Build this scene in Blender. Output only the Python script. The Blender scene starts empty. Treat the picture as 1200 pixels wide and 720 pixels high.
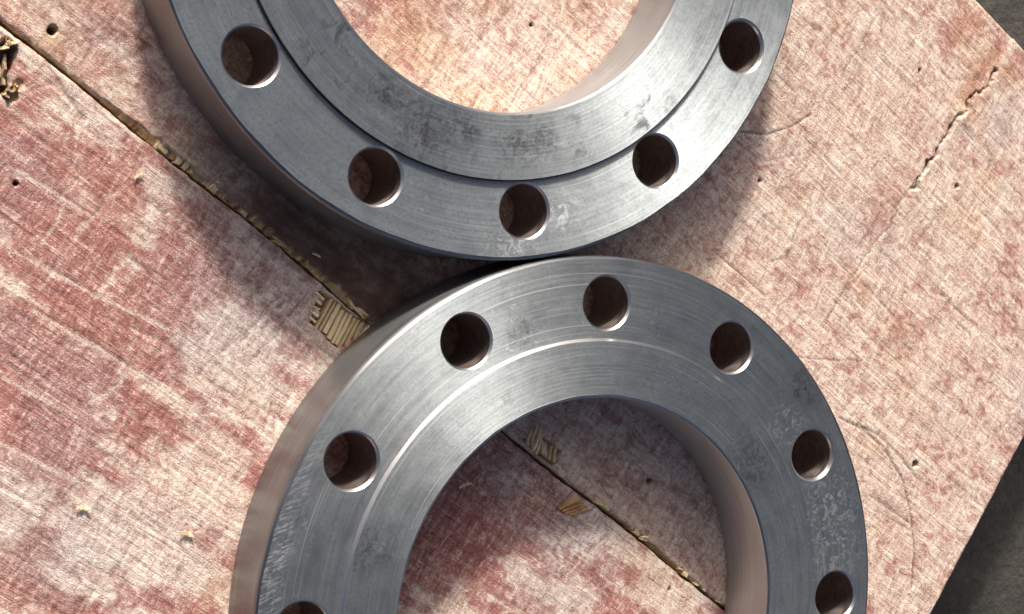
import bpy, bmesh, math, random
import numpy as np
from mathutils import Matrix, Vector

S = 0.17                       # outer radius of a flange in metres; all layout below is in flange radii
rng = np.random.default_rng(7)
random.seed(7)
scene = bpy.context.scene
C = scene.collection

# ------------------------------------------------------------------ camera
cam_d = bpy.data.cameras.new('camera')
cam = bpy.data.objects.new('camera', cam_d)
C.objects.link(cam)
cam_d.sensor_width = 36.0
cam_d.lens = 36.0 * 1980.87 / 1200.0
cam_d.clip_start = 0.01
cam_d.clip_end = 200.0
RX = (0.8307202591861662, -0.2890247461285637, 0.4757820373899048)   # image right
RY = (-0.34965465268295665, -0.9359393330381802, 0.041942683857495014)  # image down
RZ = (0.4331806491923785, -0.20120204024146504, -0.8785626125484001)  # view axis
# rows of RX/RY/RZ hold the world->camera rotation
cam.matrix_world = Matrix(((RX[0], -RY[0], -RZ[0], -1.94328 * S),
                           (RX[1], -RY[1], -RZ[1], 1.82047 * S),
                           (RX[2], -RY[2], -RZ[2], 4.22802 * S),
                           (0, 0, 0, 1)))
scene.camera = cam

# ------------------------------------------------------------------ sky, sun, exposure
SUN_AZ, SUN_EL = math.radians(78.0), math.radians(26.0)
world = bpy.data.worlds.new('World')
scene.world = world
world.use_nodes = True
wn = world.node_tree.nodes
wn.clear()
sky = wn.new('ShaderNodeTexSky')
sky.sky_type = 'NISHITA'
sky.sun_disc = False
sky.sun_elevation = SUN_EL
sky.sun_rotation = math.pi / 2 - SUN_AZ
sky.air_density = 0.4
sky.dust_density = 7.0
sky.ozone_density = 0.4
bg = wn.new('ShaderNodeBackground')
bg.inputs['Strength'].default_value = 0.10
wo = wn.new('ShaderNodeOutputWorld')
world.node_tree.links.new(sky.outputs[0], bg.inputs[0])
world.node_tree.links.new(bg.outputs[0], wo.inputs[0])
sun_d = bpy.data.lights.new('sun', 'SUN')
sun_d.energy = 4.0
sun_d.angle = math.radians(5.0)
sun_d.color = (1.0, 0.965, 0.91)
sun = bpy.data.objects.new('sun', sun_d)
C.objects.link(sun)
sun.rotation_euler = Vector((math.cos(SUN_EL) * math.cos(SUN_AZ), math.cos(SUN_EL) * math.sin(SUN_AZ),
                             math.sin(SUN_EL))).to_track_quat('Z', 'Y').to_euler()
sun.location = (0, 1, 2)
vs = scene.view_settings
vs.view_transform = 'Standard'
vs.look = 'None'
vs.exposure = 0.55
vs.gamma = 1.0
vs.use_curve_mapping = False

# ------------------------------------------------------------------ node helpers
class NT:
    def __init__(self, name):
        self.m = bpy.data.materials.new(name)
        self.m.use_nodes = True
        self.t = self.m.node_tree
        self.n = self.t.nodes
        self.bsdf = self.n['Principled BSDF']
    def put(self, sock, v):
        if hasattr(v, 'is_linked') or isinstance(v, bpy.types.NodeSocket):
            self.t.links.new(v, sock)
        else:
            sock.default_value = v
    def math(self, op, a, b=0.0, c=None, clamp=False):
        x = self.n.new('ShaderNodeMath'); x.operation = op; x.use_clamp = clamp
        self.put(x.inputs[0], a); self.put(x.inputs[1], b)
        if c is not None: self.put(x.inputs[2], c)
        return x.outputs[0]
    def vmath(self, op, a, b=None):
        x = self.n.new('ShaderNodeVectorMath'); x.operation = op
        self.put(x.inputs[0], a)
        if b is not None: self.put(x.inputs[1], b)
        return x.outputs['Value'] if op in ('LENGTH', 'DOT_PRODUCT') else x.outputs[0]
    def coord(self, scale=(1, 1, 1), rot=0.0, out='Object'):
        tc = self.n.new('ShaderNodeTexCoord')
        mp = self.n.new('ShaderNodeMapping')
        mp.inputs['Rotation'].default_value = (0, 0, rot)
        mp.inputs['Scale'].default_value = tuple(s / S for s in scale)
        self.t.links.new(tc.outputs[out], mp.inputs[0])
        return mp.outputs[0]
    def noise(self, vec, scale=1.0, detail=3.0, rough=0.55, dist=0.0, lac=2.0):
        x = self.n.new('ShaderNodeTexNoise')
        self.put(x.inputs['Vector'], vec)
        x.inputs['Scale'].default_value = scale
        x.inputs['Detail'].default_value = detail
        x.inputs['Roughness'].default_value = rough
        x.inputs['Distortion'].default_value = dist
        x.inputs['Lacunarity'].default_value = lac
        return x.outputs[0]
    def noise1(self, w, scale, detail=2.0, rough=0.6):
        x = self.n.new('ShaderNodeTexNoise'); x.noise_dimensions = '1D'
        self.put(x.inputs['W'], w)
        x.inputs['Scale'].default_value = scale
        x.inputs['Detail'].default_value = detail
        x.inputs['Roughness'].default_value = rough
        return x.outputs[0]
    def ramp(self, fac, stops, interp='LINEAR'):
        x = self.n.new('ShaderNodeValToRGB')
        x.color_ramp.interpolation = interp
        e = x.color_ramp.elements
        while len(e) < len(stops): e.new(0.5)
        for k, (p, c) in enumerate(stops):
            e[k].position = p
            e[k].color = (*c, 1) if isinstance(c, tuple) else (c, c, c, 1)
        self.put(x.inputs[0], fac)
        return x.outputs[0]
    def mix(self, fac, a, b, mode='MIX'):
        x = self.n.new('ShaderNodeMix'); x.data_type = 'RGBA'; x.blend_type = mode; x.clamp_factor = True
        self.put(x.inputs[0], fac)
        self.put(x.inputs[6], (*a, 1) if isinstance(a, tuple) else a)
        self.put(x.inputs[7], (*b, 1) if isinstance(b, tuple) else b)
        return x.outputs[2]
    def attr(self, name):
        x = self.n.new('ShaderNodeAttribute'); x.attribute_name = name
        return x
    def bump(self, h, strength, dist):
        x = self.n.new('ShaderNodeBump')
        x.inputs['Strength'].default_value = strength
        x.inputs['Distance'].default_value = dist
        self.put(x.inputs['Height'], h)
        self.t.links.new(x.outputs[0], self.bsdf.inputs['Normal'])
        return x
    def set(self, **k):
        for a, v in k.items():
            self.put(self.bsdf.inputs[a.replace('_', ' ')], v)
        return self.m

def sep(nt, v):
    x = nt.n.new('ShaderNodeSeparateXYZ'); nt.put(x.inputs[0], v); return x.outputs
def comb(nt, a, b, c):
    x = nt.n.new('ShaderNodeCombineXYZ')
    for k, v in enumerate((a, b, c)): nt.put(x.inputs[k], v)
    return x.outputs[0]

# ------------------------------------------------------------------ materials
def mat_steel_face(name, smudge, ring_scale, seed, tone=1.0, hatch=0.0, dark_spots=(), light_spots=()):
    """turned steel seen face on: circular tool marks, scuffs, finger smudges"""
    nt = NT(name)
    p = nt.coord()
    x, y, z = sep(nt, p)
    pf = comb(nt, x, y, 0.0)
    r = nt.vmath('LENGTH', pf)
    ang = nt.math('ARCTAN2', y, x)
    off = nt.vmath('ADD', pf, (seed, seed * 1.7, 0.0))
    # streaks that follow the lathe, broken up round the circle
    arc = comb(nt, nt.math('MULTIPLY', r, 60.0), nt.math('MULTIPLY', ang, 1.6), seed)
    n_arc = nt.noise(arc, 1.0, 3.0, 0.6)
    n_fine = nt.noise(comb(nt, nt.math('MULTIPLY', r, 170.0), nt.math('MULTIPLY', ang, 5.0), seed + 3), 1.0, 2.0, 0.6)
    n_big = nt.noise(off, 3.2, 4.0, 0.6, 0.4)
    n_mid = nt.noise(off, 14.0, 5.0, 0.65, 0.6)
    n_spk = nt.noise(off, 95.0, 3.0, 0.7)
    base = nt.ramp(nt.math('ADD', nt.math('MULTIPLY', n_mid, 0.55), nt.math('MULTIPLY', n_arc, 0.45)),
                   [(0.30, (0.28 * tone, 0.308 * tone, 0.312 * tone)), (0.52, (0.395 * tone, 0.428 * tone, 0.432 * tone)),
                    (0.72, (0.50 * tone, 0.535 * tone, 0.54 * tone))])
    base = nt.mix(nt.math('MULTIPLY', nt.ramp(n_fine, [(0.5, 0.0), (0.78, 1.0)]), 0.18), base, (0.74, 0.745, 0.75))
    base = nt.mix(nt.math('MULTIPLY', nt.ramp(n_spk, [(0.35, 1.0), (0.5, 0.0)]), 0.38), base, (0.22, 0.225, 0.23))
    # greasy finger marks
    sm = nt.math('MULTIPLY', nt.ramp(n_mid, [(0.54, 0.0), (0.66, 1.0)]), nt.ramp(nt.noise(off, 4.3, 2.0, 0.5), [(0.47, 0.0), (0.62, 1.0)]))
    base = nt.mix(nt.math('MULTIPLY', sm, smudge), base, (0.12, 0.125, 0.135))
    n_cl = nt.noise(nt.vmath('ADD', off, (2.2, 5.1, 0)), 42.0, 5.0, 0.72, 1.2)
    for (dx, dy, dr) in dark_spots:
        dd = nt.vmath('LENGTH', nt.vmath('SUBTRACT', pf, (dx, dy, 0.0)))
        g_ = nt.ramp(nt.math('DIVIDE', nt.math('ADD', dd, nt.math('MULTIPLY', nt.math('SUBTRACT', n_mid, 0.5), 0.10)), dr), [(0.15, 1.0), (1.0, 0.0)])
        base = nt.mix(nt.math('MULTIPLY', g_, nt.ramp(n_cl, [(0.44, 0.12), (0.60, 0.85)])), base, (0.12, 0.125, 0.14))
    for (dx, dy, dr) in light_spots:
        dd = nt.vmath('LENGTH', nt.vmath('SUBTRACT', pf, (dx, dy, 0.0)))
        g_ = nt.ramp(nt.math('DIVIDE', nt.math('ADD', dd, nt.math('MULTIPLY', nt.math('SUBTRACT', n_mid, 0.5), 0.10)), dr), [(0.15, 1.0), (1.0, 0.0)])
        base = nt.mix(nt.math('MULTIPLY', g_, nt.ramp(n_cl, [(0.50, 0.0), (0.62, 0.8)])), base, (0.86, 0.86, 0.85))
    # bright scuffs
    sc = nt.math('MULTIPLY', nt.ramp(nt.noise(nt.vmath('ADD', off, (9.1, 2.2, 0)), 60.0, 4.0, 0.75, 1.5), [(0.56, 0.0), (0.68, 1.0)]),
                 nt.ramp(nt.noise(nt.vmath('ADD', off, (4.1, 7.2, 0)), 5.0, 2.0, 0.5), [(0.52, 0.0), (0.66, 1.0)]))
    base = nt.mix(nt.math('MULTIPLY', sc, 0.55), base, (0.72, 0.73, 0.74))
    # long bright tool scratches round the face
    arcs = nt.ramp(nt.noise(comb(nt, nt.math('MULTIPLY', r, 210.0), nt.math('MULTIPLY', ang, 1.1), seed + 8), 1.0, 1.0, 0.5), [(0.68, 0.0), (0.74, 1.0)])
    base = nt.mix(nt.math('MULTIPLY', arcs, 0.45), base, (0.80, 0.80, 0.81))
    if hatch:                                      # dragged, hatched edge
        hx = nt.noise(nt.vmath('ADD', nt.coord((30, 150, 1), 0.9), (3, 1, 0)), 1.0, 3.0, 0.7, 0.5)
        edge = nt.math('MULTIPLY', nt.ramp(nt.math('ADD', r, nt.math('MULTIPLY', nt.math('SUBTRACT', n_mid, 0.5), 0.10)), [(0.915, 0.0), (0.96, 1.0)]),
                       nt.ramp(nt.math('MULTIPLY', x, -1.0), [(0.55, 0.0), (0.8, 1.0)]))
        base = nt.mix(nt.math('MULTIPLY', nt.math('MULTIPLY', edge, nt.ramp(hx, [(0.48, 0.0), (0.62, 1.0)])), hatch), base, (0.85, 0.86, 0.87))
    rough = nt.math('ADD', nt.math('MULTIPLY', n_mid, 0.28), 0.44)
    rough = nt.math('ADD', rough, nt.math('MULTIPLY', n_arc, 0.10))
    rough = nt.math('ADD', rough, nt.math('MULTIPLY', sm, 0.12))
    geo = nt.vmath('NORMALIZE', comb(nt, x, y, 0.0))
    groove = nt.math('SINE', nt.math('MULTIPLY', r, ring_scale))
    h = nt.math('ADD', nt.math('MULTIPLY', groove, 0.10), nt.math('ADD', n_fine, nt.math('MULTIPLY', n_spk, 0.5)))
    nt.bump(h, 0.26, 0.0004)
    return nt.set(Base_Color=base, Metallic=0.86, Roughness=rough, Anisotropic=0.82, Tangent=geo)

def mat_steel_wall(name, dull, seed, lo=(0.22, 0.23, 0.235), hi=(0.36, 0.37, 0.38)):
    """rim, bore and hole walls: turned lines round the axis, light rust bloom"""
    nt = NT(name)
    p = nt.coord()
    x, y, z = sep(nt, p)
    ang = nt.math('ARCTAN2', y, x)
    n_line = nt.noise(comb(nt, nt.math('MULTIPLY', z, 130.0), nt.math('MULTIPLY', ang, 2.0), seed), 1.0, 3.0, 0.6)
    n_big = nt.noise(nt.vmath('ADD', p, (seed, 0, 0)), 7.0, 4.0, 0.6, 0.5)
    base = nt.ramp(n_line, [(0.3, lo), (0.7, hi)])
    base = nt.mix(nt.math('MULTIPLY', nt.ramp(n_big, [(0.45, 0.0), (0.75, 1.0)]), dull), base, (lo[0] * 0.95, lo[1] * 0.85, lo[2] * 0.78))
    rough = nt.math('ADD', nt.math('MULTIPLY', n_line, 0.2), 0.28)
    nt.bump(n_line, 0.25, 0.0004)
    return nt.set(Base_Color=base, Metallic=1.0, Roughness=rough, Anisotropic=0.6, Tangent=comb(nt, 0.0, 0.0, 1.0))

def mat_board():
    """worn red film on plywood; wear, bare wood and scratch masks come from the sheet's own attributes"""
    nt = NT('worn_red_plywood')
    a = nt.attr('wear'); b = nt.attr('marks')
    wa = nt.n.new('ShaderNodeSeparateColor'); nt.t.links.new(a.outputs['Color'], wa.inputs[0])
    wb = nt.n.new('ShaderNodeSeparateColor'); nt.t.links.new(b.outputs['Color'], wb.inputs[0])
    red, orange, grey = wa.outputs[0], wa.outputs[1], wa.outputs[2]
    chip, light, dark = wb.outputs[0], wb.outputs[1], wb.outputs[2]
    nu = nt.noise(nt.coord((6, 90, 1)), 1.0, 4.0, 0.68, 0.3)
    nv = nt.noise(nt.coord((95, 12, 1)), 1.0, 3.0, 0.65, 0.3)
    nm = nt.noise(nt.coord((20, 26, 20)), 1.0, 6.0, 0.66, 1.2)
    nc = nt.noise(nt.coord((62, 70, 60)), 1.0, 4.0, 0.72, 2.2)
    nf = nt.noise(nt.coord((135, 150, 150)), 1.0, 3.0, 0.7, 1.6)
    ns = nt.noise(nt.coord((40, 9, 1), 0.25), 1.0, 5.0, 0.62, 1.6)      # smeared wear across the grain
    def cen(n_, k_): return nt.math('MULTIPLY', nt.math('SUBTRACT', n_, 0.5), k_)
    # what is left of the film, with torn edges
    w = nt.math('ADD', red, nt.math('ADD', nt.math('ADD', cen(nm, 1.25), cen(nu, 1.0)), nt.math('ADD', cen(nc, 0.8), nt.math('ADD', cen(nv, 0.3), cen(ns, 0.8)))))
    film = nt.ramp(w, [(0.38, 0.0), (0.52, 0.75), (0.80, 1.0)])
    # fine mottling of either surface
    fine = nt.math('ADD', 0.5, nt.math('ADD', nt.math('ADD', cen(nf, 1.2), cen(nc, 1.3)), nt.math('ADD', nt.math('ADD', cen(nu, 1.0), cen(ns, 1.3)), cen(nm, -0.9))), clamp=True)
    bare = nt.ramp(fine, [(0.0, (0.26, 0.15, 0.12)), (0.28, (0.47, 0.315, 0.262)), (0.52, (0.62, 0.475, 0.395)), (0.80, (0.78, 0.695, 0.59))])
    reds = nt.ramp(fine, [(0.0, (0.155, 0.050, 0.040)), (0.36, (0.30, 0.112, 0.094)), (0.66, (0.43, 0.205, 0.175)), (0.95, (0.70, 0.52, 0.45))])
    col = nt.mix(film, bare, reds)
    ob = nt.ramp(fine, [(0.08, (0.24, 0.11, 0.05)), (0.5, (0.52, 0.31, 0.18)), (0.9, (0.74, 0.55, 0.36))])
    col = nt.mix(nt.math('MULTIPLY', orange, nt.math('SUBTRACT', 0.85, nt.math('MULTIPLY', film, 0.35))), col, ob)
    gb = nt.ramp(nt.math('SUBTRACT', fine, nt.math('MULTIPLY', film, 0.25)), [(0.0, (0.17, 0.115, 0.11)), (0.45, (0.43, 0.36, 0.345)), (0.9, (0.68, 0.63, 0.59))])
    col = nt.mix(nt.math('MULTIPLY', grey, 0.8), col, gb)
    # grain pores
    pore = nt.ramp(nt.noise(nt.coord((7, 150, 1)), 1.0, 3.0, 0.7, 0.15), [(0.60, 0.0), (0.70, 1.0)])
    col = nt.mix(nt.math('MULTIPLY', pore, 0.26), col, (0.15, 0.085, 0.07))
    # hairline scratches in patches, pale and sooty
    for sc_, rot_, th, colr, am in (((10, 210, 1), 0.05, 0.64, (0.80, 0.70, 0.60), 0.55), ((10, 200, 1), 1.52, 0.64, (0.80, 0.70, 0.60), 0.55),
                                    ((13, 220, 1), 0.75, 0.65, (0.82, 0.73, 0.63), 0.5),
                                    ((9, 190, 1), 1.75, 0.67, (0.10, 0.06, 0.05), 0.5), ((11, 200, 1), 1.05, 0.67, (0.12, 0.07, 0.06), 0.5)):
        hl = nt.ramp(nt.noise(nt.coord(sc_, rot_), 1.0, 2.0, 0.6, 0.5), [(th, 0.0), (th + 0.06, 1.0)])
        pt = nt.ramp(nt.noise(nt.vmath('ADD', nt.coord((4.5, 4.5, 1)), (rot_ * 7, th * 90, am * 9)), 1.0, 2.0, 0.5), [(0.46, 0.0), (0.60, 1.0)])
        col = nt.mix(nt.math('MULTIPLY', nt.math('MULTIPLY', hl, pt), am), col, colr)
    light = nt.math('MULTIPLY', light, nt.ramp(nf, [(0.36, 0.1), (0.56, 1.0)]))
    col = nt.mix(light, col, (0.78, 0.68, 0.56))
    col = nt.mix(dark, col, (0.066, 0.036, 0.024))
    wood = nt.ramp(nt.noise(nt.coord((120, 9, 1)), 1.0, 3.0, 0.65), [(0.3, (0.27, 0.17, 0.08)), (0.5, (0.56, 0.40, 0.22)), (0.7, (0.74, 0.58, 0.36))])
    col = nt.mix(chip, col, wood)
    h = nt.math('ADD', nt.math('MULTIPLY', nu, 0.8), nt.math('ADD', nt.math('MULTIPLY', nc, 0.6), nt.math('MULTIPLY', nf, 0.4)))
    nt.bump(h, 0.8, 0.0009)
    return nt.set(Base_Color=col, Roughness=nt.math('ADD', nt.math('MULTIPLY', nc, 0.25), 0.5), **{'Specular_IOR_Level': 0.35})

def mat_wood(name, lo, hi):
    nt = NT(name)
    tc = nt.n.new('ShaderNodeTexCoord')
    oi = nt.n.new('ShaderNodeObjectInfo')
    mp = nt.n.new('ShaderNodeMapping'); mp.inputs['Scale'].default_value = (170 / S, 12 / S, 40 / S)
    nt.t.links.new(tc.outputs['Object'], mp.inputs[0])
    n1 = nt.noise(mp.outputs[0], 1.0, 3.0, 0.65)
    t = nt.math('ADD', nt.math('MULTIPLY', n1, 0.75), nt.math('MULTIPLY', oi.outputs['Random'], 0.25))
    col = nt.ramp(t, [(0.3, lo), (0.7, hi)])
    nt.bump(n1, 0.5, 0.0006)
    return nt.set(Base_Color=col, Roughness=0.75)

def mat_concrete():
    nt = NT('dark_concrete')
    n1 = nt.noise(nt.coord((2.2, 2.2, 2.2)), 1.0, 6.0, 0.65, 0.3)
    n2 = nt.noise(nt.coord((26, 26, 26)), 1.0, 5.0, 0.7)
    t = nt.math('ADD', nt.math('MULTIPLY', n1, 0.6), nt.math('MULTIPLY', n2, 0.4))
    col = nt.ramp(t, [(0.32, (0.025, 0.022, 0.018)), (0.50, (0.052, 0.048, 0.039)), (0.66, (0.092, 0.085, 0.071))])
    nt.bump(n2, 0.6, 0.003)
    return nt.set(Base_Color=col, Roughness=0.9)

M_FACE_A = mat_steel_face('turned_steel_face', 0.30, 420.0, 1.3, 1.10, 0.0, (), ((-0.117, -0.878, 0.09), (0.244, -0.773, 0.07), (-0.299, -0.913, 0.12)))
M_RAISED_A = mat_steel_face('turned_steel_smudged', 0.85, 560.0, 4.7, 1.02, 0.0, ((-0.526, -0.401, 0.09), (-0.454, -0.527, 0.15), (-0.329, -0.571, 0.06), (-0.203, -0.655, 0.09), (-0.111, -0.672, 0.06), (-0.016, -0.727, 0.06)))
M_FACE_B = mat_steel_face('turned_steel_scuffed', 0.35, 420.0, 8.2, 0.80, 0.8, ((0.053, 0.82, 0.08), (0.884, 0.311, 0.10)), ((0.866, -0.046, 0.15), (0.84, -0.177, 0.15), (0.806, 0.232, 0.10)))
M_RAISED_B = mat_steel_face('turned_steel_bright', 0.45, 560.0, 12.9, 0.86, 0.0, ((0.643, 0.19, 0.12), (-0.566, 0.46, 0.09)))
M_WALL = mat_steel_wall('turned_steel_wall', 0.55, 2.0)
M_BORE = mat_steel_wall('bored_steel', 0.4, 14.0, (0.36, 0.37, 0.38), (0.46, 0.47, 0.485))
M_HOLE = mat_steel_wall('drilled_steel', 0.35, 6.0, (0.24, 0.195, 0.175), (0.50, 0.42, 0.38))
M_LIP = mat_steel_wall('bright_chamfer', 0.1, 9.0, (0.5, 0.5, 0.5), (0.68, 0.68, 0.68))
M_STEP_SHADE = mat_steel_wall('shaded_step', 0.4, 3.0, (0.05, 0.05, 0.052), (0.11, 0.11, 0.112))  # dark colour stands in for the step's shade and dark reflections
M_BOARD = mat_board()
M_CHIP = mat_wood('bare_splintered_wood', (0.50, 0.345, 0.175), (0.90, 0.76, 0.48))
M_DRIED = mat_wood('dark_splintered_wood', (0.16, 0.10, 0.06), (0.50, 0.36, 0.20))
M_AMBER = mat_wood('amber_splintered_wood', (0.32, 0.15, 0.05), (0.66, 0.40, 0.19))
M_BATTEN = mat_wood('grey_timber', (0.22, 0.17, 0.12), (0.42, 0.34, 0.25))
M_CONCRETE = mat_concrete()

# ------------------------------------------------------------------ object helpers
def link(name, me, mat=None, parent=None):
    o = bpy.data.objects.new(name, me)
    C.objects.link(o)
    if mat is not None: me.materials.append(mat)
    if parent is not None: o.parent = parent
    return o
def tag(o, label, cat, group=None):
    o['label'] = label; o['category'] = cat
    if group: o['group'] = group
    return o
def empty(name, loc, rz=0.0):
    o = bpy.data.objects.new(name, None)
    C.objects.link(o)
    o.empty_display_size = 0.02
    o.location = loc; o.rotation_euler = (0, 0, rz)
    return o
def mesh_of(verts, faces, name='m'):
    me = bpy.data.meshes.new(name)
    me.from_pydata(verts, [], faces)
    me.validate(); me.update()
    return me

# ------------------------------------------------------------------ setting
GROUND_Z = -0.42 * S
g = mesh_of([(-30, -30, GROUND_Z), (30, -30, GROUND_Z), (30, 30, GROUND_Z), (-30, 30, GROUND_Z)], [(0, 1, 2, 3)])
ground = link('ground', g, M_CONCRETE)
ground['kind'] = 'structure'

# ------------------------------------------------------------------ the two board panels
# board frame: u runs along the seam, v across it (both in flange radii)
RED =[ (-1.846,0.093,0.333,0.182,0.35),(-1.944,0.124,0.182,0.121,0.2),(-1.783,0.205,0.136,0.106,0.35),(-1.739,0.014,0.152,0.091,0.4),(-1.7,-0.242,0.182,0.121,0.3),(-1.606,-0.102,0.182,0.106,0.3),(-1.542,-0.341,0.212,0.121,0.45),(-1.624,-0.369,0.121,0.121,0.25),(-1.467,-0.111,0.152,0.091,0.35),(-1.643,-0.049,0.152,0.076,0.25),(-1.428,-0.242,0.121,0.076,0.3),(-1.456,-0.463,0.152,0.091,0.3),(-1.486,0.167,0.152,0.091,0.2),(-1.516,0.267,0.121,0.121,0.3),(-1.379,0.134,0.121,0.091,0.25),(-1.374,-0.128,0.182,0.091,0.25),(-1.515,0.053,0.121,0.076,0.25),(-1.385,-0.681,0.036,0.115,0.7),(-0.911,-0.499,0.024,0.091,0.55),(-1.063,-0.607,0.091,0.061,0.2),(-0.379,0.064,0.212,0.182,0.4),(-0.331,0.208,0.152,0.121,0.25),(-0.436,-0.109,0.121,0.121,0.2),(-0.17,0.177,0.121,0.091,0.25),(0.061,0.154,0.121,0.076,0.25),(-1.324,1.085,0.182,0.091,0.35),(-1.449,0.997,0.121,0.091,0.3),(-1.104,1.279,0.121,0.061,0.15),(-1.31,0.977,0.091,0.061,0.12),(0.255,2.327,0.061,0.091,0.5),(0.399,2.216,0.042,0.152,0.5),(0.485,2.338,0.061,0.076,0.45),(0.609,1.33,0.106,0.106,0.3),(0.34,1.603,0.067,0.152,0.3),(0.244,1.295,0.152,0.121,0.18),(1.078,1.386,0.121,0.091,0.15),(1.162,0.832,0.091,0.076,0.25),(-0.345,1.649,0.091,0.091,0.15),(0.326,0.491,0.045,0.121,0.25),(-0.035,1.961,0.042,0.182,0.2),(0.272,1.086,0.091,0.091,0.15),(-0.18,1.983,0.091,0.091,0.12),(0.88,1.845,0.091,0.121,0.15),(-1.978,0.539,0.182,0.076,0.15),(-2.084,0.359,0.121,0.061,0.1),(-1.867,0.532,0.152,0.091,0.12),(-1.927,0.336,0.182,0.106,-0.4),(-1.951,0.224,0.152,0.061,-0.2),(-1.58,0.133,0.03,0.136,-0.55),(-1.782,0.056,0.024,0.106,-0.5),(-1.613,0.077,0.024,0.106,-0.3),(-1.359,0.027,0.121,0.076,-0.3),(-1.335,-0.298,0.182,0.121,-0.35),(-1.256,-0.505,0.212,0.152,-0.35),(-1.064,-0.35,0.182,0.182,-0.3),(-1.085,-0.019,0.182,0.152,-0.2),(-1.255,0.18,0.182,0.182,-0.4),(-1.04,-0.504,0.182,0.152,-0.25),(-1.448,-0.583,0.152,0.091,-0.2),(-1.636,0.301,0.061,0.106,-0.25),(-1.741,-0.13,0.121,0.042,-0.3),(0.024,0.031,0.152,0.121,-0.4),(0.385,0.223,0.212,0.121,-0.35),(-0.053,0.262,0.121,0.121,-0.25),(-0.34,0.174,0.061,0.061,-0.2),(-1.091,1.076,0.182,0.152,-0.3),(-0.954,1.261,0.152,0.121,-0.2),(-0.853,1.218,0.121,0.091,-0.2),(0.031,2.048,0.121,0.182,-0.25),(0.092,1.906,0.121,0.121,-0.2),(0.513,1.826,0.182,0.182,-0.15),(0.179,1.614,0.152,0.152,-0.15),(0.148,1.425,0.152,0.091,-0.15),(0.665,1.623,0.182,0.121,-0.15),(0.663,1.018,0.121,0.121,-0.25),(0.982,0.889,0.121,0.121,-0.15),(0.027,1.143,0.121,0.091,-0.15),(-2.083,0.467,0.121,0.061,-0.1) ]
ORANGE =[ (0.255,2.327,0.067,0.103,0.9),(0.399,2.216,0.048,0.164,0.9),(0.494,2.327,0.073,0.091,0.8),(0.326,1.621,0.076,0.167,0.5),(0.617,1.319,0.121,0.106,0.5),(-1.385,-0.681,0.042,0.121,0.7),(-0.911,-0.499,0.027,0.091,0.8),(-0.189,0.203,0.121,0.036,0.9),(-1.331,1.049,0.091,0.121,0.5),(0.217,0.245,0.182,0.121,0.4),(-0.771,1.251,0.121,0.076,0.4),(-1.691,0.207,0.121,0.076,0.3),(0.073,1.874,0.182,0.182,0.25),(-0.278,1.668,0.182,0.121,0.3),(-2.039,0.368,0.182,0.091,0.25) ]
GREY =[ (-1.261,0.189,0.212,0.212,0.8),(-1.831,0.52,0.152,0.091,0.4),(0.566,2.166,0.061,0.121,0.7),(-1.259,-0.595,0.212,0.152,0.35),(-0.024,0.221,0.182,0.121,0.6),(0.148,0.444,0.242,0.182,0.5),(-0.347,0.184,0.091,0.076,0.5),(-1.466,0.317,0.121,0.091,0.5),(-1.01,-0.448,0.152,0.121,0.3),(-2.05,0.493,0.182,0.061,0.35) ]  # first patch paints in the grey of the upper flange's shadow
CRACK = [(0.437, 2.402), (0.437, 2.293), (0.427, 2.192), (0.406, 2.125), (0.398, 2.073), (0.385, 2.01), (0.395, 1.947), (0.39, 1.905), (0.386, 1.843), (0.382, 1.757)]
NAILS = [(-2.077, 0.429), (0.08, 0.448), (0.93, 1.038), (0.529, 1.879), (-1.586, 0.517), (-1.931, 0.069)]
ARC1 = [(0.574, 0.993), (0.687, 1.016), (0.803, 1.008), (0.923, 0.968), (1.03, 0.885), (1.108, 0.8), (1.166, 0.703)]
ARC2 = [(0.644, 1.015), (0.74, 1.034), (0.858, 1.026), (0.962, 1.008)]
ARC3 = [(-2.064, 0.375), (-2.027, 0.351), (-1.972, 0.327), (-1.914, 0.306), (-1.888, 0.299)]
ARC4 = [(-0.27, 1.493), (-0.188, 1.545), (-0.126, 1.626), (-0.093, 1.695)]
SLOT = [(-2.131, 0.326), (-2.111, 0.284), (-2.086, 0.238)]
SLOT_ENDS = [(-2.144, 0.337), (-2.078, 0.237), (-2.064, 0.237), (-2.068, 0.265), (-2.15, 0.319)]
CHIP1 = [(-1.112, 0.311), (-0.951, 0.313), (-0.982, 0.214), (-1.084, 0.222)]
CHIP2 = [(-0.367, 0.316), (-0.31, 0.361), (-0.235, 0.355), (-0.229, 0.307)]
SPL3 = [(-0.145, 0.192), (-0.068, 0.282), (-0.125, 0.291)]
SEAMCH = [(-1.861, 0.373), (-1.734, 0.363), (-1.554, 0.362), (-1.428, 0.364), (-1.32, 0.354), (-1.245, 0.352), (-1.102, 0.34), (-0.922, 0.324), (-0.028, 0.277), (0.547, 0.27)]
SHAV = [(-1.331, -0.504), (-1.063, -0.42), (-0.445, 0.109), (-0.987, 0.031), (-1.697, 0.264), (-1.727, 0.194), (-1.189, 0.377), (-0.929, 0.291)]
misc = [(-1.067, 0.419), (-2.153, 0.423)]
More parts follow.
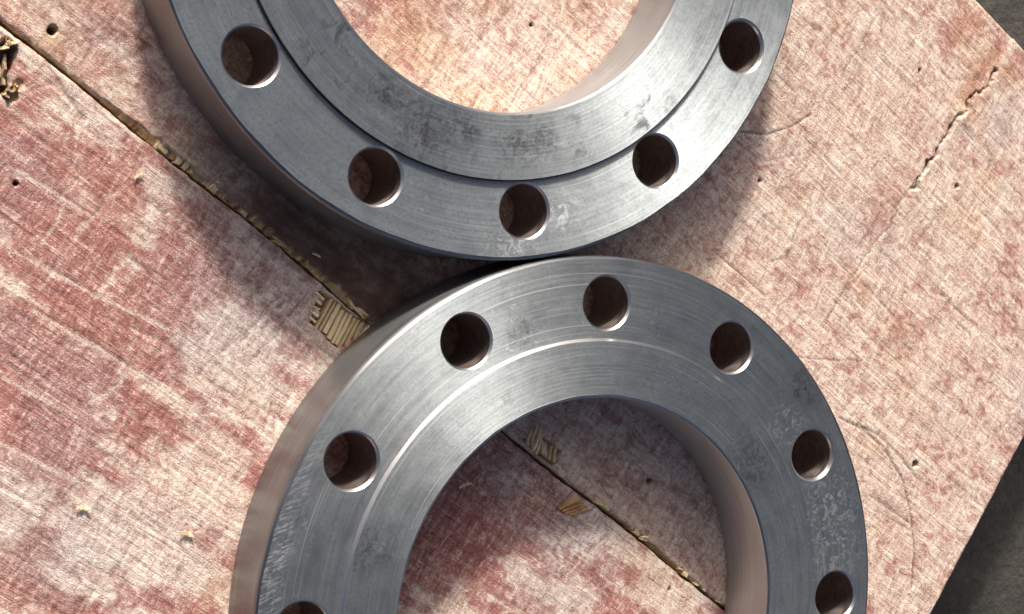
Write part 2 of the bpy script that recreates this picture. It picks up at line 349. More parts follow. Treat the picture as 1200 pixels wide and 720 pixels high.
DARK_LINES = [[(-0.141, 1.14), (0.101, 1.14)], [(0.326, 1.058), (0.543, 1.192)], [(0.063, 1.522), (0.077, 1.419), (0.094, 1.278), (0.033, 1.222)], [(0.393, 1.918), (0.374, 1.785), (0.374, 1.635), (0.349, 1.418), (0.345, 1.204)], [(-0.066, 1.858), (-0.07, 2.026), (-0.069, 2.142)], [(-1.185, 0.255), (-1.205, 0.056)], [(-1.209, 0.239), (-1.231, 0.074)], [(-1.156, 0.256), (-1.17, 0.06)], [(-0.091, 0.215), (-0.081, 0.094)], [(-0.288, 0.017), (-0.222, 0.01), (-0.174, 0.01)], [(-1.662, 0.223), (-1.586, 0.23)], [(0.086, 2.276), (0.08, 2.211), (0.104, 2.142)], [(0.385, 1.393), (0.522, 1.388)], [(0.826, 0.859), (1.018, 0.871)], [(0.88, 0.833), (1.044, 0.854)], [(-0.297, 1.72), (-0.172, 1.717)], [(-1.795, -0.052), (-1.595, -0.042)], [(-1.674, -0.153), (-1.448, -0.138)], [(-1.774, -0.191), (-1.604, -0.178)], [(-1.604, 0.083), (-1.476, 0.094)], [(-0.959, 1.079), (-0.954, 1.261), (-1.0, 1.349)], [(0.007, 0.328), (-0.088, 0.359)]]
PALE_LINES = [[(-1.428, -0.159), (-1.46, -0.272)], [(-1.879, -0.076), (-1.667, -0.052), (-1.402, -0.01)], [(-1.717, -0.164), (-1.491, -0.153)], [(-1.826, -0.151), (-1.682, -0.141)], [(-1.808, 0.094), (-1.805, -0.02)], [(-1.73, 0.12), (-1.74, 0.06)], [(-1.598, 0.067), (-1.605, -0.036)], [(-1.694, -0.339), (-1.476, -0.324)], [(-1.569, -0.154), (-1.336, -0.143)], [(0.084, 1.511), (0.094, 1.412)], [(0.375, 1.615), (0.355, 1.405)], [(-1.108, 1.169), (-1.12, 0.979)], [(-0.939, 1.336), (-0.814, 1.31)], [(-1.598, -0.477), (-1.334, -0.451)], [(-1.107, -0.505), (-1.095, -0.6)], [(0.006, 0.18), (-0.008, 0.027)], [(0.266, 0.334), (0.262, 0.182)], [(0.585, 1.065), (1.04, 1.057)], [(0.78, 1.531), (0.966, 1.536)], [(-1.949, 0.095), (-1.73, 0.112)], [(-1.677, 0.379), (-1.511, 0.38)]]

BOARD_ROT = math.radians(-55.0)
U_END, V_END, THICK = 1.292, 2.426, 0.10
def seam(u): return 0.289 - 0.0354 * u + 0.004 * np.sin(3.1 * u) + 0.003 * np.sin(9.0 * u + 1)

def vnoise(x, y, seed):
    """smooth value noise in -1..1"""
    xi = np.floor(x).astype(np.int64); yi = np.floor(y).astype(np.int64)
    fx = x - xi; fy = y - yi
    fx = fx * fx * (3 - 2 * fx); fy = fy * fy * (3 - 2 * fy)
    tab = np.random.default_rng(seed).random(65536) * 2 - 1
    def hsh(a, b): return tab[(a * 7919 + b * 104729 + ((a * b) & 1023) * 31) & 65535]
    return ((hsh(xi, yi) * (1 - fx) + hsh(xi + 1, yi) * fx) * (1 - fy)
            + (hsh(xi, yi + 1) * (1 - fx) + hsh(xi + 1, yi + 1) * fx) * fy)
def fbm(x, y, seed, octv=3):
    s = 0; a = 1.0; t = 0
    for k in range(octv):
        s = s + a * vnoise(x * 2 ** k + 13.7 * k, y * 2 ** k + 5.1 * k, seed + k); t += a; a *= 0.55
    return s / t
def smooth(e0, e1, x):
    t = np.clip((x - e0) / (e1 - e0), 0, 1); return t * t * (3 - 2 * t)
def seg_dist(X, Y, p, q):
    p = np.array(p); q = np.array(q); d = q - p
    t = np.clip(((X - p[0]) * d[0] + (Y - p[1]) * d[1]) / (d @ d + 1e-12), 0, 1)
    return np.hypot(X - p[0] - t * d[0], Y - p[1] - t * d[1]), t
def inside_poly(X, Y, poly):
    r = np.zeros(X.shape, bool)
    n = len(poly)
    for i in range(n):
        (x0, y0), (x1, y1) = poly[i], poly[(i + 1) % n]
        c = ((y0 > Y) != (y1 > Y)) & (X < (x1 - x0) * (Y - y0) / (y1 - y0 + 1e-12) + x0)
        r ^= c
    return r

STEP = 0.005
GAP = 0.0015
def build_sheet(side, parent):
    us = np.concatenate([np.arange(-4.6, -2.4, 0.05), np.arange(-2.4, U_END, STEP), [U_END]])
    if side > 0:
        ss = np.concatenate([np.arange(GAP, 2.02, STEP), np.linspace(2.02, 2.09, 15)])
    else:
        ss = np.concatenate([np.arange(-2.6, -1.35, 0.05), np.arange(-1.35, -GAP, STEP), [-GAP]])
    Ug, Sg = np.meshgrid(us, ss, indexing='ij')
    Vg = seam(Ug) + Sg + side * 0.0035 * smooth(0.035, 0.0, np.abs(Sg)) * (1 + fbm(Ug * 28, Ug * 0 + side, 303, 4))
    if side > 0:                                   # outer edge straight at V_END, seam side skewed
        k = Sg / ss[-1]
        Vg = seam(Ug) * (1 - k) + k * (V_END - ss[-1]) + Sg + 0.0035 * smooth(0.035, 0.0, np.abs(Sg)) * (1 + fbm(Ug * 28, Ug * 0 + side, 303, 4))
    nx, ny = Ug.shape
    Z = np.zeros_like(Ug)
    # ---- redness of what is left of the film
    base = 0.315 if side > 0 else 0.56
    w = np.full_like(Ug, base)
    for (bu, bv, ru, rv, a) in RED:
        if (bv > seam(bu)) == (side > 0):
            a *= 0.85 if side > 0 else 0.92
            w += a * np.exp(-((Ug - bu) / ru) ** 2 - ((Vg - bv) / rv) ** 2)
    sd = 100 if side > 0 else 200
    w += (0.11 if side > 0 else 0.17) * fbm(Ug * 6, Vg * 6, sd + 1, 4)
    w += (0.10 if side > 0 else 0.30) * fbm(Ug * 2.4, Vg * 30, sd + 7, 3)
    w += 0.12 * fbm(Ug * 15, Vg * 15, sd + 9, 3)
    # squarish blocks of film left between rubbed strips
    blk = vnoise(Ug * 6.0 + 0.6 * fbm(Ug * 3, Vg * 3, sd + 21), Vg * 15.0 + 0.5 * fbm(Ug * 4, Vg * 4, sd + 22), sd + 11)
    blk2 = vnoise(Ug * 11.0 + 0.8 * fbm(Ug * 5, Vg * 5, sd + 23), Vg * 26.0 + 0.8 * fbm(Ug * 6, Vg * 6, sd + 24), sd + 25)
    w += (0.24 if side < 0 else 0.05) * np.sign(blk) * np.abs(blk) ** 0.5
    w += (0.24 if side < 0 else 0.10) * np.clip(blk2 * 2.2, -1, 0.8)
    w += 0.13 * fbm(Ug * 30, Vg * 5, sd + 15, 3) * (1.0 if side < 0 else 0.7)
    w += 0.10 * fbm(Ug * 40, Vg * 40, sd + 18, 3)
    orange = np.zeros_like(Ug); grey = np.zeros_like(Ug)
    for (bu, bv, ru, rv, a) in ORANGE:
        if (bv > seam(bu)) == (side > 0):
            orange += a * np.exp(-((Ug - bu) / ru) ** 2 - ((Vg - bv) / rv) ** 2)
    for (bu, bv, ru, rv, a) in GREY:
        if (bv > seam(bu)) == (side > 0):
            grey += a * np.exp(-((Ug - bu) / ru) ** 2 - ((Vg - bv) / rv) ** 2)
    orange += (0.45 if side > 0 else 0.12) * smooth(0.1, 0.5, fbm(Ug * 5 + 3, Vg * 5, sd + 31, 3))
    grey += 0.35 * smooth(0.1, 0.5, fbm(Ug * 4 + 9, Vg * 4, sd + 35, 3))
    if side > 0:                                   # film gone, bare browned veneer beside the seam
        strip = smooth(0.42, 0.20, Sg + 0.08 * fbm(Ug * 4, Vg * 4, sd + 40)) * smooth(-0.55, -0.95, Ug)
        w += 0.10 * strip; orange += 0.30 * strip
        brown_shade = smooth(0.36, 0.12, Sg + 0.10 * fbm(Ug * 5, Vg * 5, sd + 43)) * smooth(-1.75, -1.30, Ug + 0.1 * fbm(Ug * 7, Vg * 7, sd + 44)) * smooth(-0.45, -0.8, Ug)
    orange += 0.17 if side > 0 else 0.06
    orange *= 0.75 + 0.5 * fbm(Ug * 16, Vg * 16, sd + 38, 2)
    # ---- scratches: strokes along, across and aslant
    light = np.zeros_like(Ug); dark = np.zeros_like(Ug)
    r2 = np.random.default_rng(sd + 50)
    u0, u1 = -2.38, U_END
    s_lo, s_hi = (GAP, 2.09) if side > 0 else (-1.33, -GAP)
    i_off = int(np.searchsorted(us, -2.4)); j_off = 0 if side > 0 else int(np.searchsorted(ss, -1.35))
    def stroke(cu, cs, ang, L, wd, amp, kind, depth, bend=0.0):
        h = L * 0.5 + 0.02
        i0 = max(i_off, i_off + int((cu - h - us[i_off]) / STEP)); i1 = min(nx, i_off + int((cu + h - us[i_off]) / STEP) + 2)
        j0 = max(j_off, j_off + int((cs - h - ss[j_off]) / STEP)); j1 = min(ny, j_off + int((cs + h - ss[j_off]) / STEP) + 2)
        if i1 - i0 < 2 or j1 - j0 < 2: return
        X = Ug[i0:i1, j0:j1] - cu; Y = Sg[i0:i1, j0:j1] - cs
        a = X * math.cos(ang) + Y * math.sin(ang); b = -X * math.sin(ang) + Y * math.cos(ang)
        b = b + bend * a * a
        m = np.exp(-(b / wd) ** 2) * smooth(1.0, 0.75, np.abs(a) / (L * 0.5))
        if kind == 'l': light[i0:i1, j0:j1] = np.maximum(light[i0:i1, j0:j1], m * amp)
        elif kind == 'd': dark[i0:i1, j0:j1] = np.maximum(dark[i0:i1, j0:j1], m * amp)
        else: w[i0:i1, j0:j1] -= m * amp
        Z[i0:i1, j0:j1] -= m * depth
    n = 1500 if side > 0 else 1100
    for k in range(n):
        cu = r2.uniform(u0, u1); cs = r2.uniform(s_lo, s_hi)
        q = r2.random()
        if q < 0.55: ang = r2.normal(0, 0.06)
        elif q < 0.84: ang = math.pi / 2 + r2.normal(0, 0.12)
        else: ang = r2.uniform(0, math.pi)
        L = r2.uniform(0.04, 0.10) + 0.30 * r2.random() ** 4
        wd = r2.uniform(0.0028, 0.0045)
        kind = 'l' if r2.random() < 0.62 else 'd'
        amp = r2.uniform(0.08, 0.34) * (1 if kind == 'l' else 0.8)
        if q > 0.84: amp *= 0.5
        stroke(cu, cs, ang, L, wd, amp, kind, 0.0012, r2.normal(0, 0.5))
    for k in range(160):                                    # rubbed bands, wider
        cu = r2.uniform(u0, u1); cs = r2.uniform(s_lo, s_hi)
        ang = (0.0 if r2.random() < 0.5 else math.pi / 2) + r2.normal(0, 0.08)
        stroke(cu, cs, ang, r2.uniform(0.08, 0.35), r2.uniform(0.006, 0.016), r2.uniform(0.12, 0.35), 'w', 0.0)
    if side > 0: dark[:] = np.maximum(dark, brown_shade * (0.86 + 0.18 * fbm(Ug * 12, Vg * 40, sd + 45, 3)))   # browned veneer, deepened by the wedge's shade painted into the colour
    def poly_groove(pts, wd, amp, depth, wob=0.0, arr=None):
        arr = dark if arr is None else arr
        best = np.full(Ug.shape, 9.0)
        lo = np.array(pts).min(0) - 0.1; hi = np.array(pts).max(0) + 0.1
        mk = (Ug > lo[0]) & (Ug < hi[0]) & (Vg > lo[1]) & (Vg < hi[1])
        X = Ug[mk]; Y = Vg[mk]
        if X.size == 0: return
        if wob:
            X = X + wob * fbm(Vg[mk] * 30, Ug[mk] * 30, 5, 3)
        d = np.full(X.shape, 9.0)
        for p_, q_ in zip(pts[:-1], pts[1:]): d = np.minimum(d, seg_dist(X, Y, p_, q_)[0])
        wloc = wd * (0.75 + 0.6 * fbm(Ug[mk] * 22, Vg[mk] * 22, 77, 2))
        m = np.exp(-(d / np.maximum(wloc, 0.0012)) ** 2)
        arr[mk] = np.maximum(arr[mk], m * amp)
        Z[mk] -= m * depth
    chip = np.zeros_like(Ug)
    for lines, arr, amp in ((DARK_LINES, dark, 0.55), (PALE_LINES, light, 0.75)):
        for ln in lines:
            if (ln[0][1] > seam(ln[0][0])) == (side > 0):
                poly_groove(ln, 0.004 if arr is dark else 0.0065, amp, 0.0015 if arr is dark else 0.0003, 0.016, arr)
    if side > 0:
        # torn ridge in the film near the outer corner
        poly_groove(CRACK[1:], 0.004, 0.65, 0.018, 0.022)
        d = np.full(Ug.shape, 9.0); sgn = np.zeros_like(Ug)
        mk = (Ug > 0.1) & (Ug < 0.75) & (Vg > 1.6) & (Vg < 2.43)
        X = Ug[mk] + 0.022 * fbm(Vg[mk] * 30, Ug[mk] * 30, 5, 3); Y = Vg[mk]
        lineu = np.interp(Y, [c[1] for c in CRACK[::-1]], [c[0] for c in CRACK[::-1]])
        dd = X - lineu
        brk = smooth(-0.35, 0.25, vnoise(Y * 13.0, Y * 0 + 4.4, 88))
        Z[mk] += 0.010 * (0.35 + 0.65 * brk) * np.where(dd > 0, np.exp(-dd / 0.08), 0.25 * np.exp(dd / 0.05)) * smooth(1.62, 1.85, Y)
        light[mk] = np.maximum(light[mk], 0.3 * np.exp(-((dd - 0.014) / 0.008) ** 2) * smooth(1.75, 1.9, Y))
        poly_groove(ARC1, 0.005, 0.55, 0.006); poly_groove(ARC2, 0.004, 0.5, 0.004); poly_groove(ARC4, 0.004, 0.5, 0.004)
        # splintered lip along the seam, ragged in width
        lip = 0.024 + 0.016 * fbm(Ug * 16, Ug * 0 + 3.3, 91, 3) + 0.008 * vnoise(Ug * 70, Ug * 0, 93)
        on = smooth(-1.92, -1.80, Ug) * smooth(-0.86, -0.93, Ug) + 0.5 * smooth(-0.05, 0.15, Ug)
        on = on * (0.6 + 0.5 * vnoise(Ug * 9, Ug * 0 + 1.7, 95))
        m = smooth(0.004, -0.004, Sg - lip * np.clip(on, 0, 1))
        chip = np.maximum(chip, m)
        Z -= 0.026 * m * (0.7 + 0.5 * vnoise(Ug * 60, Vg * 8, 97))
        mm = smooth(0.0, 0.004, 0.004 + inside_poly(Ug + 0.01 * fbm(Ug * 40, Vg * 40, 61), Vg, CHIP2) * 1.0 - 0.0045)
        chip = np.maximum(chip, mm); Z -= 0.022 * mm
        Z -= 0.004 * smooth(0.02, 0.0, Sg) 
    else:
        poly_groove(ARC3, 0.007, 0.5, 0.004)
        poly_groove(SLOT, 0.016, 0.95, 0.05)
        for e in SLOT_ENDS:
            dd = np.hypot(Ug - e[0], Vg - e[1]) + 0.008 * fbm(Ug * 60, Vg * 60, 63)
            chip = np.maximum(chip, smooth(0.018, 0.010, dd)); Z -= 0.012 * smooth(0.018, 0.008, dd)
        jag = Ug + 0.012 * np.sign(vnoise(Vg * 55, Ug * 0 + 0.5, 65)) * (Ug < -1.05)
        mm = inside_poly(jag, Vg, CHIP1).astype(float)
        chip = np.maximum(chip, mm); Z -= 0.032 * mm
        mm = inside_poly(Ug + 0.015 * fbm(Ug * 30, Vg * 30, 67), Vg, SPL3).astype(float)
        chip = np.maximum(chip, 0.7 * mm); Z -= 0.006 * mm
        Z -= 0.006 * smooth(-0.012, 0.0, Sg) * (0.6 + 0.6 * vnoise(Ug * 40, Ug * 0, 69))
        light = np.maximum(light, 0.55 * smooth(-0.014, -0.009, Sg) * smooth(0.0, 0.5, vnoise(Ug * 12, Ug * 0, 71)))
    # nail holes and pits
    pits = [(a_, b_, q_, 0.05) for (a_, b_), q_ in zip(NAILS, (0.012, 0.0095, 0.0085, 0.0065, 0.006, 0.005))]
    for k in range(8):
        pits.append((r2.uniform(u0, u1), r2.uniform(-1.0, V_END), r2.uniform(0.003, 0.0055), 0.012))
    for a_, b_, pr, pd in pits:
        if (b_ > seam(a_)) != (side > 0): continue
        mk = (np.abs(Ug - a_) < 0.06) & (np.abs(Vg - b_) < 0.06)
        dd = np.hypot(Ug[mk] - a_, Vg[mk] - b_) / pr * (1 + 0.3 * vnoise(Ug[mk] * 90, Vg[mk] * 90, 73))
        m = smooth(1.25, 0.8, dd)
        Z[mk] -= pd * m
        dark[mk] = np.maximum(dark[mk], 0.8 * m)
        chip[mk] = np.maximum(chip[mk], 0.4 * smooth(1.9, 1.3, dd) * (1 - m) * (pr > 0.0055))
    # rounded, nibbled outer edges
    e = U_END - Ug
    nib = 0.006 + 0.010 * np.clip(fbm(Vg * 14, Vg * 0 + 2, sd + 81, 3), 0, 1)
    Z -= 0.008 * smooth(1.0, 0.0, e / nib) 
    light = np.maximum(light, 0.5 * smooth(0.014, 0.006, e + 0.01 * fbm(Vg * 20, Vg * 0, sd + 85)))
    if side > 0:
        e = V_END - Vg
        nib = 0.006 + 0.012 * np.clip(fbm(Ug * 14, Ug * 0 + 2, sd + 83, 3), 0, 1)
        Z -= 0.008 * smooth(1.0, 0.0, e / nib)
    # lay of the sheet
    Z += 0.0016 * fbm(Ug * 9, Vg * 9, sd + 90, 3) + 0.0010 * fbm(Ug * 8, Vg * 60, sd + 92, 2) - 0.004
    Z = np.minimum(Z, 0.03)
    for (fx, fy) in FLANGE_AT:                     # flat under the two flanges
        c_, s_ = math.cos(-BOARD_ROT), math.sin(-BOARD_ROT)
        fu, fv = c_ * fx - s_ * fy, s_ * fx + c_ * fy
        rr = np.hypot(Ug - fu, Vg - fv)
        Z = np.where((rr > 0.55) & (rr < 1.03), np.minimum(Z, 0.0), Z)
    # ---- mesh: top grid, sides, underside
    top = np.stack([Ug, Vg, Z], -1).reshape(-1, 3)
    idx = np.arange(nx * ny).reshape(nx, ny)
    quads = np.stack([idx[:-1, :-1], idx[1:, :-1], idx[1:, 1:], idx[:-1, 1:]], -1).reshape(-1, 4)
    loop = np.concatenate([idx[:-1, 0], idx[-1, :-1], idx[:0:-1, -1], idx[0, :0:-1]])
    nb = len(loop)
    wallt = top[loop].copy(); wallb = wallt.copy(); wallb[:, 2] = -THICK
    o1 = nx * ny; o2 = o1 + nb
    kk = np.arange(nb); k2 = (kk + 1) % nb
    wq = np.stack([o1 + k2, o1 + kk, o2 + kk, o2 + k2], -1)
    corners = [0, nx - 1, nx - 1 + ny - 1, 2 * (nx - 1) + ny - 1]
    bq = np.array([[o2 + c for c in corners[::-1]]])
    verts = np.concatenate([top, wallt, wallb]) * S
    allq = np.concatenate([quads, wq, bq])
    me = bpy.data.meshes.new('sheet')
    me.vertices.add(len(verts)); me.vertices.foreach_set('co', verts.astype(np.float32).ravel())
    me.loops.add(allq.size); me.loops.foreach_set('vertex_index', allq.astype(np.int32).ravel())
    me.polygons.add(len(allq))
    me.polygons.foreach_set('loop_start', np.arange(0, allq.size, 4, dtype=np.int32))
    me.polygons.foreach_set('use_smooth', np.ones(len(allq), bool))
    me.update(calc_edges=True)
    def put(nm, arrs):
        full = np.zeros((len(verts), 4), np.float32); full[:, 3] = 1
        for c_i, a_ in enumerate(arrs):
            f_ = a_.reshape(-1); full[:nx * ny, c_i] = f_
            full[o1:o2, c_i] = f_[loop]; full[o2:, c_i] = f_[loop]
        if nm == 'marks': full[o1:, 0] = 0.85
        at = me.attributes.new(nm, 'FLOAT_COLOR', 'POINT')
        at.data.foreach_set('color', full.ravel())
    put('wear', [np.clip(w, 0, 1), np.clip(orange, 0, 1), np.clip(grey, 0, 1)])
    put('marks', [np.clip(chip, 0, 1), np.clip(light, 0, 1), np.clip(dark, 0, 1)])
    return link('sheet', me, M_BOARD, parent)

AC = (0.39362, 1.9646)
FLANGE_AT = [AC, (0.0, 0.0)]
def box_verts(x0, x1, y0, y1, z0, z1):
    return ([(x0, y0, z0), (x1, y0, z0), (x1, y1, z0), (x0, y1, z0), (x0, y0, z1), (x1, y0, z1), (x1, y1, z1), (x0, y1, z1)],
            [(3, 2, 1, 0), (4, 5, 6, 7), (0, 1, 5, 4), (1, 2, 6, 5), (2, 3, 7, 6), (3, 0, 4, 7)])
def batten(parent, x0, x1, y0, y1):
    v, f = box_verts(x0 * S, x1 * S, y0 * S, y1 * S, GROUND_Z + 0.0002, -THICK * S - 0.0003)
    link('batten', mesh_of(v, f), M_BATTEN, parent)

def splinter(parent, u, v, du, dv, z0, z1, ang, mat, name='splinter', taper=0.65, rough=1.0):
    """one ragged sliver of bare wood, lengthwise along its local y"""
    n = 4
    vs_, fs = [], []
    for k in range(n + 1):
        t = k / n
        wdt = du * (0.5 + 0.12 * rough * random.uniform(-1, 1)) * (1 - taper + taper * min(1, (1 - t) * 3 + 0.15) if t > 0.6 else 1)
        yy = dv * (t - 0.5) + (0.06 * dv * random.uniform(-1, 1) if k in (0, n) else 0)
        zt = z1 + (z1 - z0) * 0.25 * rough * random.uniform(-1, 1)
        sh = du * 0.12 * rough * random.uniform(-1, 1)
        vs_ += [((-wdt + sh) * S, yy * S, z0 * S), ((-wdt * 0.75 + sh) * S, yy * S, zt * S), ((wdt * 0.6 + sh) * S, yy * S, (zt - 0.1 * (z1 - z0)) * S), ((wdt + sh) * S, yy * S, z0 * S)]
    for k in range(n):
        a, b = 4 * k, 4 * k + 4
        for i in range(3): fs.append((a + i, a + i + 1, b + i + 1, b + i))
        fs.append((a + 3, a, b, b + 3))
    fs.append((3, 2, 1, 0)); fs.append((4 * n, 4 * n + 1, 4 * n + 2, 4 * n + 3))
    o = link(name, mesh_of(vs_, fs), mat, parent)
    o.location = (u * S, v * S, 0); o.rotation_euler = (0, 0, ang)
    return o

pr = empty('plywood_panel', (0, 0, 0), BOARD_ROT)
tag(pr, 'pale scuffed plywood panel with worn reddish film, right of the seam, reaching the board corner', 'board')
build_sheet(+1, pr)
batten(pr, -4.3, 1.1, 0.55, 0.95); batten(pr, -4.3, 1.1, 1.75, 2.15)
pl_ = empty('plywood_panel', (0, 0, 0), BOARD_ROT)
tag(pl_, 'redder worn plywood panel left of the diagonal seam with a torn square chip', 'board')
build_sheet(-1, pl_)
batten(pl_, -4.3, 1.1, -0.35, 0.05); batten(pl_, -4.3, 1.1, -1.9, -1.5)

# bare wood strips in the torn square beside the seam
k = 0
u = CHIP1[3][0] + 0.002
while u < CHIP1[1][0] - 0.004:
    wd = random.uniform(0.011, 0.021)
    t = (u - CHIP1[3][0]) / (CHIP1[1][0] - CHIP1[3][0])
    lo = 0.222 - 0.008 * t + (0.07 * max(0, t - 0.75) / 0.25) + random.uniform(-0.004, 0.004)
    hi = float(seam(u)) - 0.012
    splinter(pl_, u + wd / 2, (lo + hi) / 2, wd * 0.97, hi - lo, -0.036, random.uniform(-0.012, -0.004), 0.10 + random.uniform(-0.03, 0.03), M_CHIP, 'wood_strip', 0.2, 0.3)
    u += wd
# teeth along the jagged side of that chip
for k in range(5):
    vv = 0.235 + 0.016 * k
    splinter(pl_, -1.098 - 0.004 * k, vv, 0.009, random.uniform(0.018, 0.03), -0.02, -0.002, math.pi / 2 + random.uniform(-0.2, 0.2), M_CHIP)
# the smaller chip inside the lower flange's bore
for k in range(8):
    uu = -0.352 + 0.0145 * k
    splinter(pr, uu, 0.338 + 0.004 * math.sin(k), 0.014, 0.055 + 0.016 * math.sin(k * 0.9), -0.026, random.uniform(-0.003, 0.006), 0.45 + random.uniform(-0.3, 0.3), M_CHIP, 'splinter', 0.8, 0.8)
for k in range(4):
    splinter(pl_, -0.12 + 0.014 * k, 0.245, 0.009, 0.075, -0.012, random.uniform(-0.002, 0.002), -0.75 + random.uniform(-0.12, 0.12), M_AMBER)
# chipped lip along the seam
u = -1.83
while u < -0.95:
    du = random.uniform(0.010, 0.030) + 0.06 * random.random() ** 2
    dens = 0.5 + 0.5 * math.sin(u * 11.0)
    if random.random() < 0.30 + 0.55 * dens:
        dv = random.uniform(0.022, 0.044) * (0.7 + 0.5 * dens)
        splinter(pr, u, float(seam(u)) + GAP + dv * 0.55, du * 0.96, dv, -0.030, random.uniform(-0.016, -0.004), random.uniform(-0.25, 0.25), M_CHIP if random.random() < 0.6 else M_DRIED, 'splinter', random.uniform(0.1, 0.7), 1.0)
    u += du
for u in (-0.03, 0.0, 0.13, 0.165, 0.33, 0.36, 0.41, 0.45, 0.52):
    splinter(pr, u, float(seam(u)) + GAP + 0.012, random.uniform(0.02, 0.035), random.uniform(0.012, 0.024), -0.02, random.uniform(-0.006, 0.003), random.uniform(-0.5, 0.5), M_CHIP)
# crumbs and a sliver in the gouge at the left edge
for (eu, ev) in SLOT_ENDS:
    for k in range(1 if eu > -2.1 else 2):
        splinter(pl_, eu + random.uniform(-0.01, 0.01), ev + random.uniform(-0.01, 0.01), random.uniform(0.008, 0.016), random.uniform(0.02, 0.035), -0.015, random.uniform(0.001, 0.006), random.uniform(0, 3.1), M_CHIP if k else M_DRIED)
splinter(pl_, -2.113, 0.278, 0.012, 0.075, -0.04, 0.004, 0.52, M_DRIED)

# ------------------------------------------------------------------ flanges
def lathe(profile, n, cx=0.0, cy=0.0, closed=True, phase=0.0, wob=None):
    vs_, fs = [], []
    m = len(profile)
    for i in range(n):
        a = phase + 2 * math.pi * i / n
        for k, (r, z) in enumerate(profile):
            if wob and k in wob:
                q = 0.5 * math.sin(3 * a + k) + 0.3 * math.sin(11 * a + 2 * k) + 0.35 * math.sin(29 * a + 1.3 * k) + 0.3 * random.uniform(-1, 1)
                r = r + wob[k] * q
            vs_.append((cx + r * math.cos(a), cy + r * math.sin(a), z))
    for i in range(n):
        j = (i + 1) % n
        for k in range(m if closed else m - 1):
            l = (k + 1) % m
            fs.append((i * m + k, j * m + k, j * m + l, i * m + l))
    if not closed:
        fs.append([i * m for i in range(n)][::-1])
        fs.append([i * m + m - 1 for i in range(n)])
    return vs_, fs

def build_flange(centre, Ro, rr, rb, rp, rh, t, h, phase, label, mat_face, mat_raised, mat_step, slope):
    root = empty('steel_flange', (centre[0] * S, centre[1] * S, 0.0))
    tag(root, label, 'flange', 'bolted pipe flanges lying on the board')
    prof = [(rb + .006, 0), (Ro - .008, 0), (Ro, .008), (Ro, t - .011), (Ro - .003, t - .004), (Ro - .010, t), (rr + slope, t), (rr + slope * .7, t + h * .22),
            (rr - slope * .4, t + h * .72), (rr - slope, t + h), (rb + .008, t + h), (rb + .0015, t + h - .003), (rb, t + h - .008), (rb, .006)]
    v, f = lathe(prof, 288, wob={5: 0.0022, 6: 0.0006, 9: 0.0006, 10: 0.0015})
    body = bpy.data.objects.new('tmp_body', mesh_of(v, f)); C.objects.link(body)
    cv, cf = [], []
    holes = []
    for i in range(12):
        a = phase + i * math.pi / 6
        hx, hy = rp * math.cos(a), rp * math.sin(a)
        holes.append((hx, hy))
        ch = random.uniform(.0065, .0095)
        pv, pf = lathe([(rh + ch, -.03), (rh + ch, -.001), (rh, .007), (rh, t - ch), (rh + .003, t - .003), (rh + ch, t + .0008), (rh + ch, t + .05)], 72, hx, hy, closed=False, phase=0.013)
        o = len(cv); cv += pv; cf += [tuple(q + o for q in p) for p in pf]
    cut = bpy.data.objects.new('tmp_cut', mesh_of(cv, cf)); C.objects.link(cut)
    for ob in (body, cut):
        bm = bmesh.new(); bm.from_mesh(ob.data); bmesh.ops.recalc_face_normals(bm, faces=bm.faces); bm.to_mesh(ob.data); bm.free()
    md = body.modifiers.new('holes', 'BOOLEAN'); md.operation = 'DIFFERENCE'; md.solver = 'EXACT'; md.object = cut
    dg = bpy.context.evaluated_depsgraph_get(); dg.update()
    res = bpy.data.meshes.new_from_object(body.evaluated_get(dg))
    bpy.data.objects.remove(body); bpy.data.objects.remove(cut)
    parts = {}
    vco = [q.co.copy() for q in res.vertices]
    for p in res.polygons:
        c = p.center; nz = p.normal.z
        rad = math.hypot(c.x, c.y)
        key = None
        if abs(nz) < 0.97:
            for i, (hx, hy) in enumerate(holes):
                if math.hypot(c.x - hx, c.y - hy) < rh + .0105 and rad > rr - .03 and (c.z < t + .0008 or abs(rad - rr) > .006): key = ('chamfer' if (nz > 0.2 and c.z > t * 0.6) else 'bolt_hole', i); break
            if key is None and rad < rb + .007: key = ('bore', 0)
        if key is None:
            if c.z > t + .0003 and nz < 0.97: key = ('step', 0)
            elif c.z > t + .0003: key = ('raised_face', 0)
            elif nz > 0.97: key = ('bolting_face', 0)
            else: key = ('rim', 0)
        parts.setdefault(key, []).append(p.index)
    hole_obj = {}
    for (nm, i), pis in sorted(parts.items()):                 # 'bolt_hole' sorts before 'chamfer'
        ox, oy = holes[i] if nm in ('bolt_hole', 'chamfer') else (0.0, 0.0)
        remap, vs_, fs = {}, [], []
        for pi in pis:
            fl = []
            for vi in res.polygons[pi].vertices:
                if vi not in remap:
                    remap[vi] = len(vs_); q = vco[vi]; vs_.append(((q.x - ox) * S, (q.y - oy) * S, q.z * S))
                fl.append(remap[vi])
            fs.append(fl)
        me = mesh_of(vs_, fs)
        me.polygons.foreach_set('use_smooth', [True] * len(me.polygons))
        me.set_sharp_from_angle(angle=math.radians(22))
        mt = {'bolt_hole': M_HOLE, 'chamfer': M_LIP, 'step': mat_step, 'bore': M_BORE, 'rim': M_WALL, 'raised_face': mat_raised, 'bolting_face': mat_face}[nm]
        if nm == 'chamfer':
            link(nm, me, mt, hole_obj[i])
            continue
        o = link(nm, me, mt, root)
        o.location = (ox * S, oy * S, 0)
        if nm == 'bolt_hole': hole_obj[i] = o
    bpy.data.meshes.remove(res)
    return root

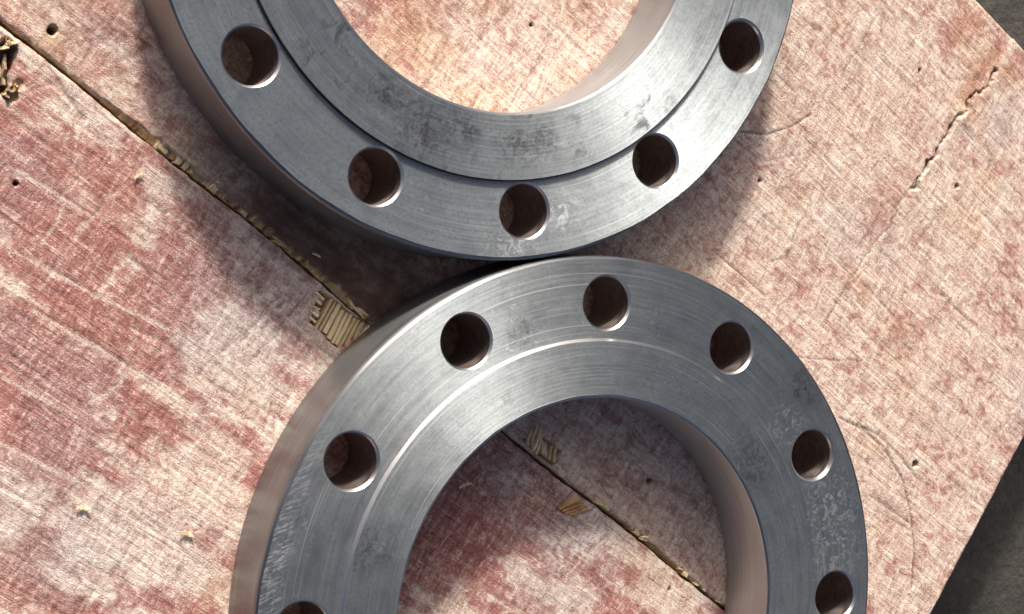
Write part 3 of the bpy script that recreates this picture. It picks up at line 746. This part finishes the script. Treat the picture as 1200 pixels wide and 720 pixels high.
T = 0.2025
build_flange(AC, 0.9967, 0.7815, 0.5987, 0.8645, 0.0735, T, 0.0115, 3.39581,
             'turned steel flange at the top with smudged raised face and dark step', M_FACE_A, M_RAISED_A, M_STEP_SHADE, 0.002)
build_flange((0.0, 0.0), 1.0, 0.7655, 0.6032, 0.8685, 0.0735, T, 0.0090, 2.75368,
             'turned steel flange at the bottom with a bright lit step round its raised face', M_FACE_B, M_RAISED_B, M_LIP, 0.004)

# ------------------------------------------------------------------ loose shavings on the board
def shaving(u, v, ang, size, curl, label):
    n = 10
    vs_, fs = [], []
    for k in range(n + 1):
        t = k / n
        a = -curl / 2 + curl * t
        x = size * math.sin(a) / max(curl * 0.5, 0.3); z = size * 0.30 * (1 - math.cos(a)) + 0.0015
        wv = size * (0.22 + 0.10 * math.sin(k * 1.9)) * (1 - 0.5 * abs(2 * t - 1))
        y = size * 0.22 * math.cos(a * 1.2)
        for zz in (z, z + 0.003):
            vs_ += [(x * S, (y - wv) * S, zz * S), (x * S, (y + wv) * S, zz * S)]
    for k in range(n):
        a, b = 4 * k, 4 * k + 4
        fs += [(a, a + 1, b + 1, b), (a + 2, b + 2, b + 3, a + 3), (a, b, b + 2, a + 2), (a + 1, a + 3, b + 3, b + 1)]
    fs += [(0, 2, 3, 1), (4 * n, 4 * n + 1, 4 * n + 3, 4 * n + 2)]
    o = link('wood_shaving', mesh_of(vs_, fs), M_CHIP)
    c_, s_ = math.cos(BOARD_ROT), math.sin(BOARD_ROT)
    o.location = ((c_ * u - s_ * v) * S, (s_ * u + c_ * v) * S, 0.0)
    o.rotation_euler = (0, 0, BOARD_ROT + ang)
    tag(o, label, 'wood shaving', 'loose wood shavings on the board')
shaving(*SHAV[0], 0.5, 0.022, 2.2, 'tiny ochre wood shaving on the red board near the lower left corner')
shaving(*SHAV[1], 0.3, 0.024, 2.4, 'tiny curled ochre wood shaving on the board, close to the lower flange rim')
shaving(*SHAV[2], 0.9, 0.022, 1.5, 'small pale wood sliver on the shaded board inside the lower flange bore')
shaving(*SHAV[4], 1.1, 0.016, 2.0, 'tiny pale wood shaving on the red film just below the seam')
shaving(*SHAV[6], 0.2, 0.014, 1.6, 'tiny wood crumb in the dark shade below the top flange rim')
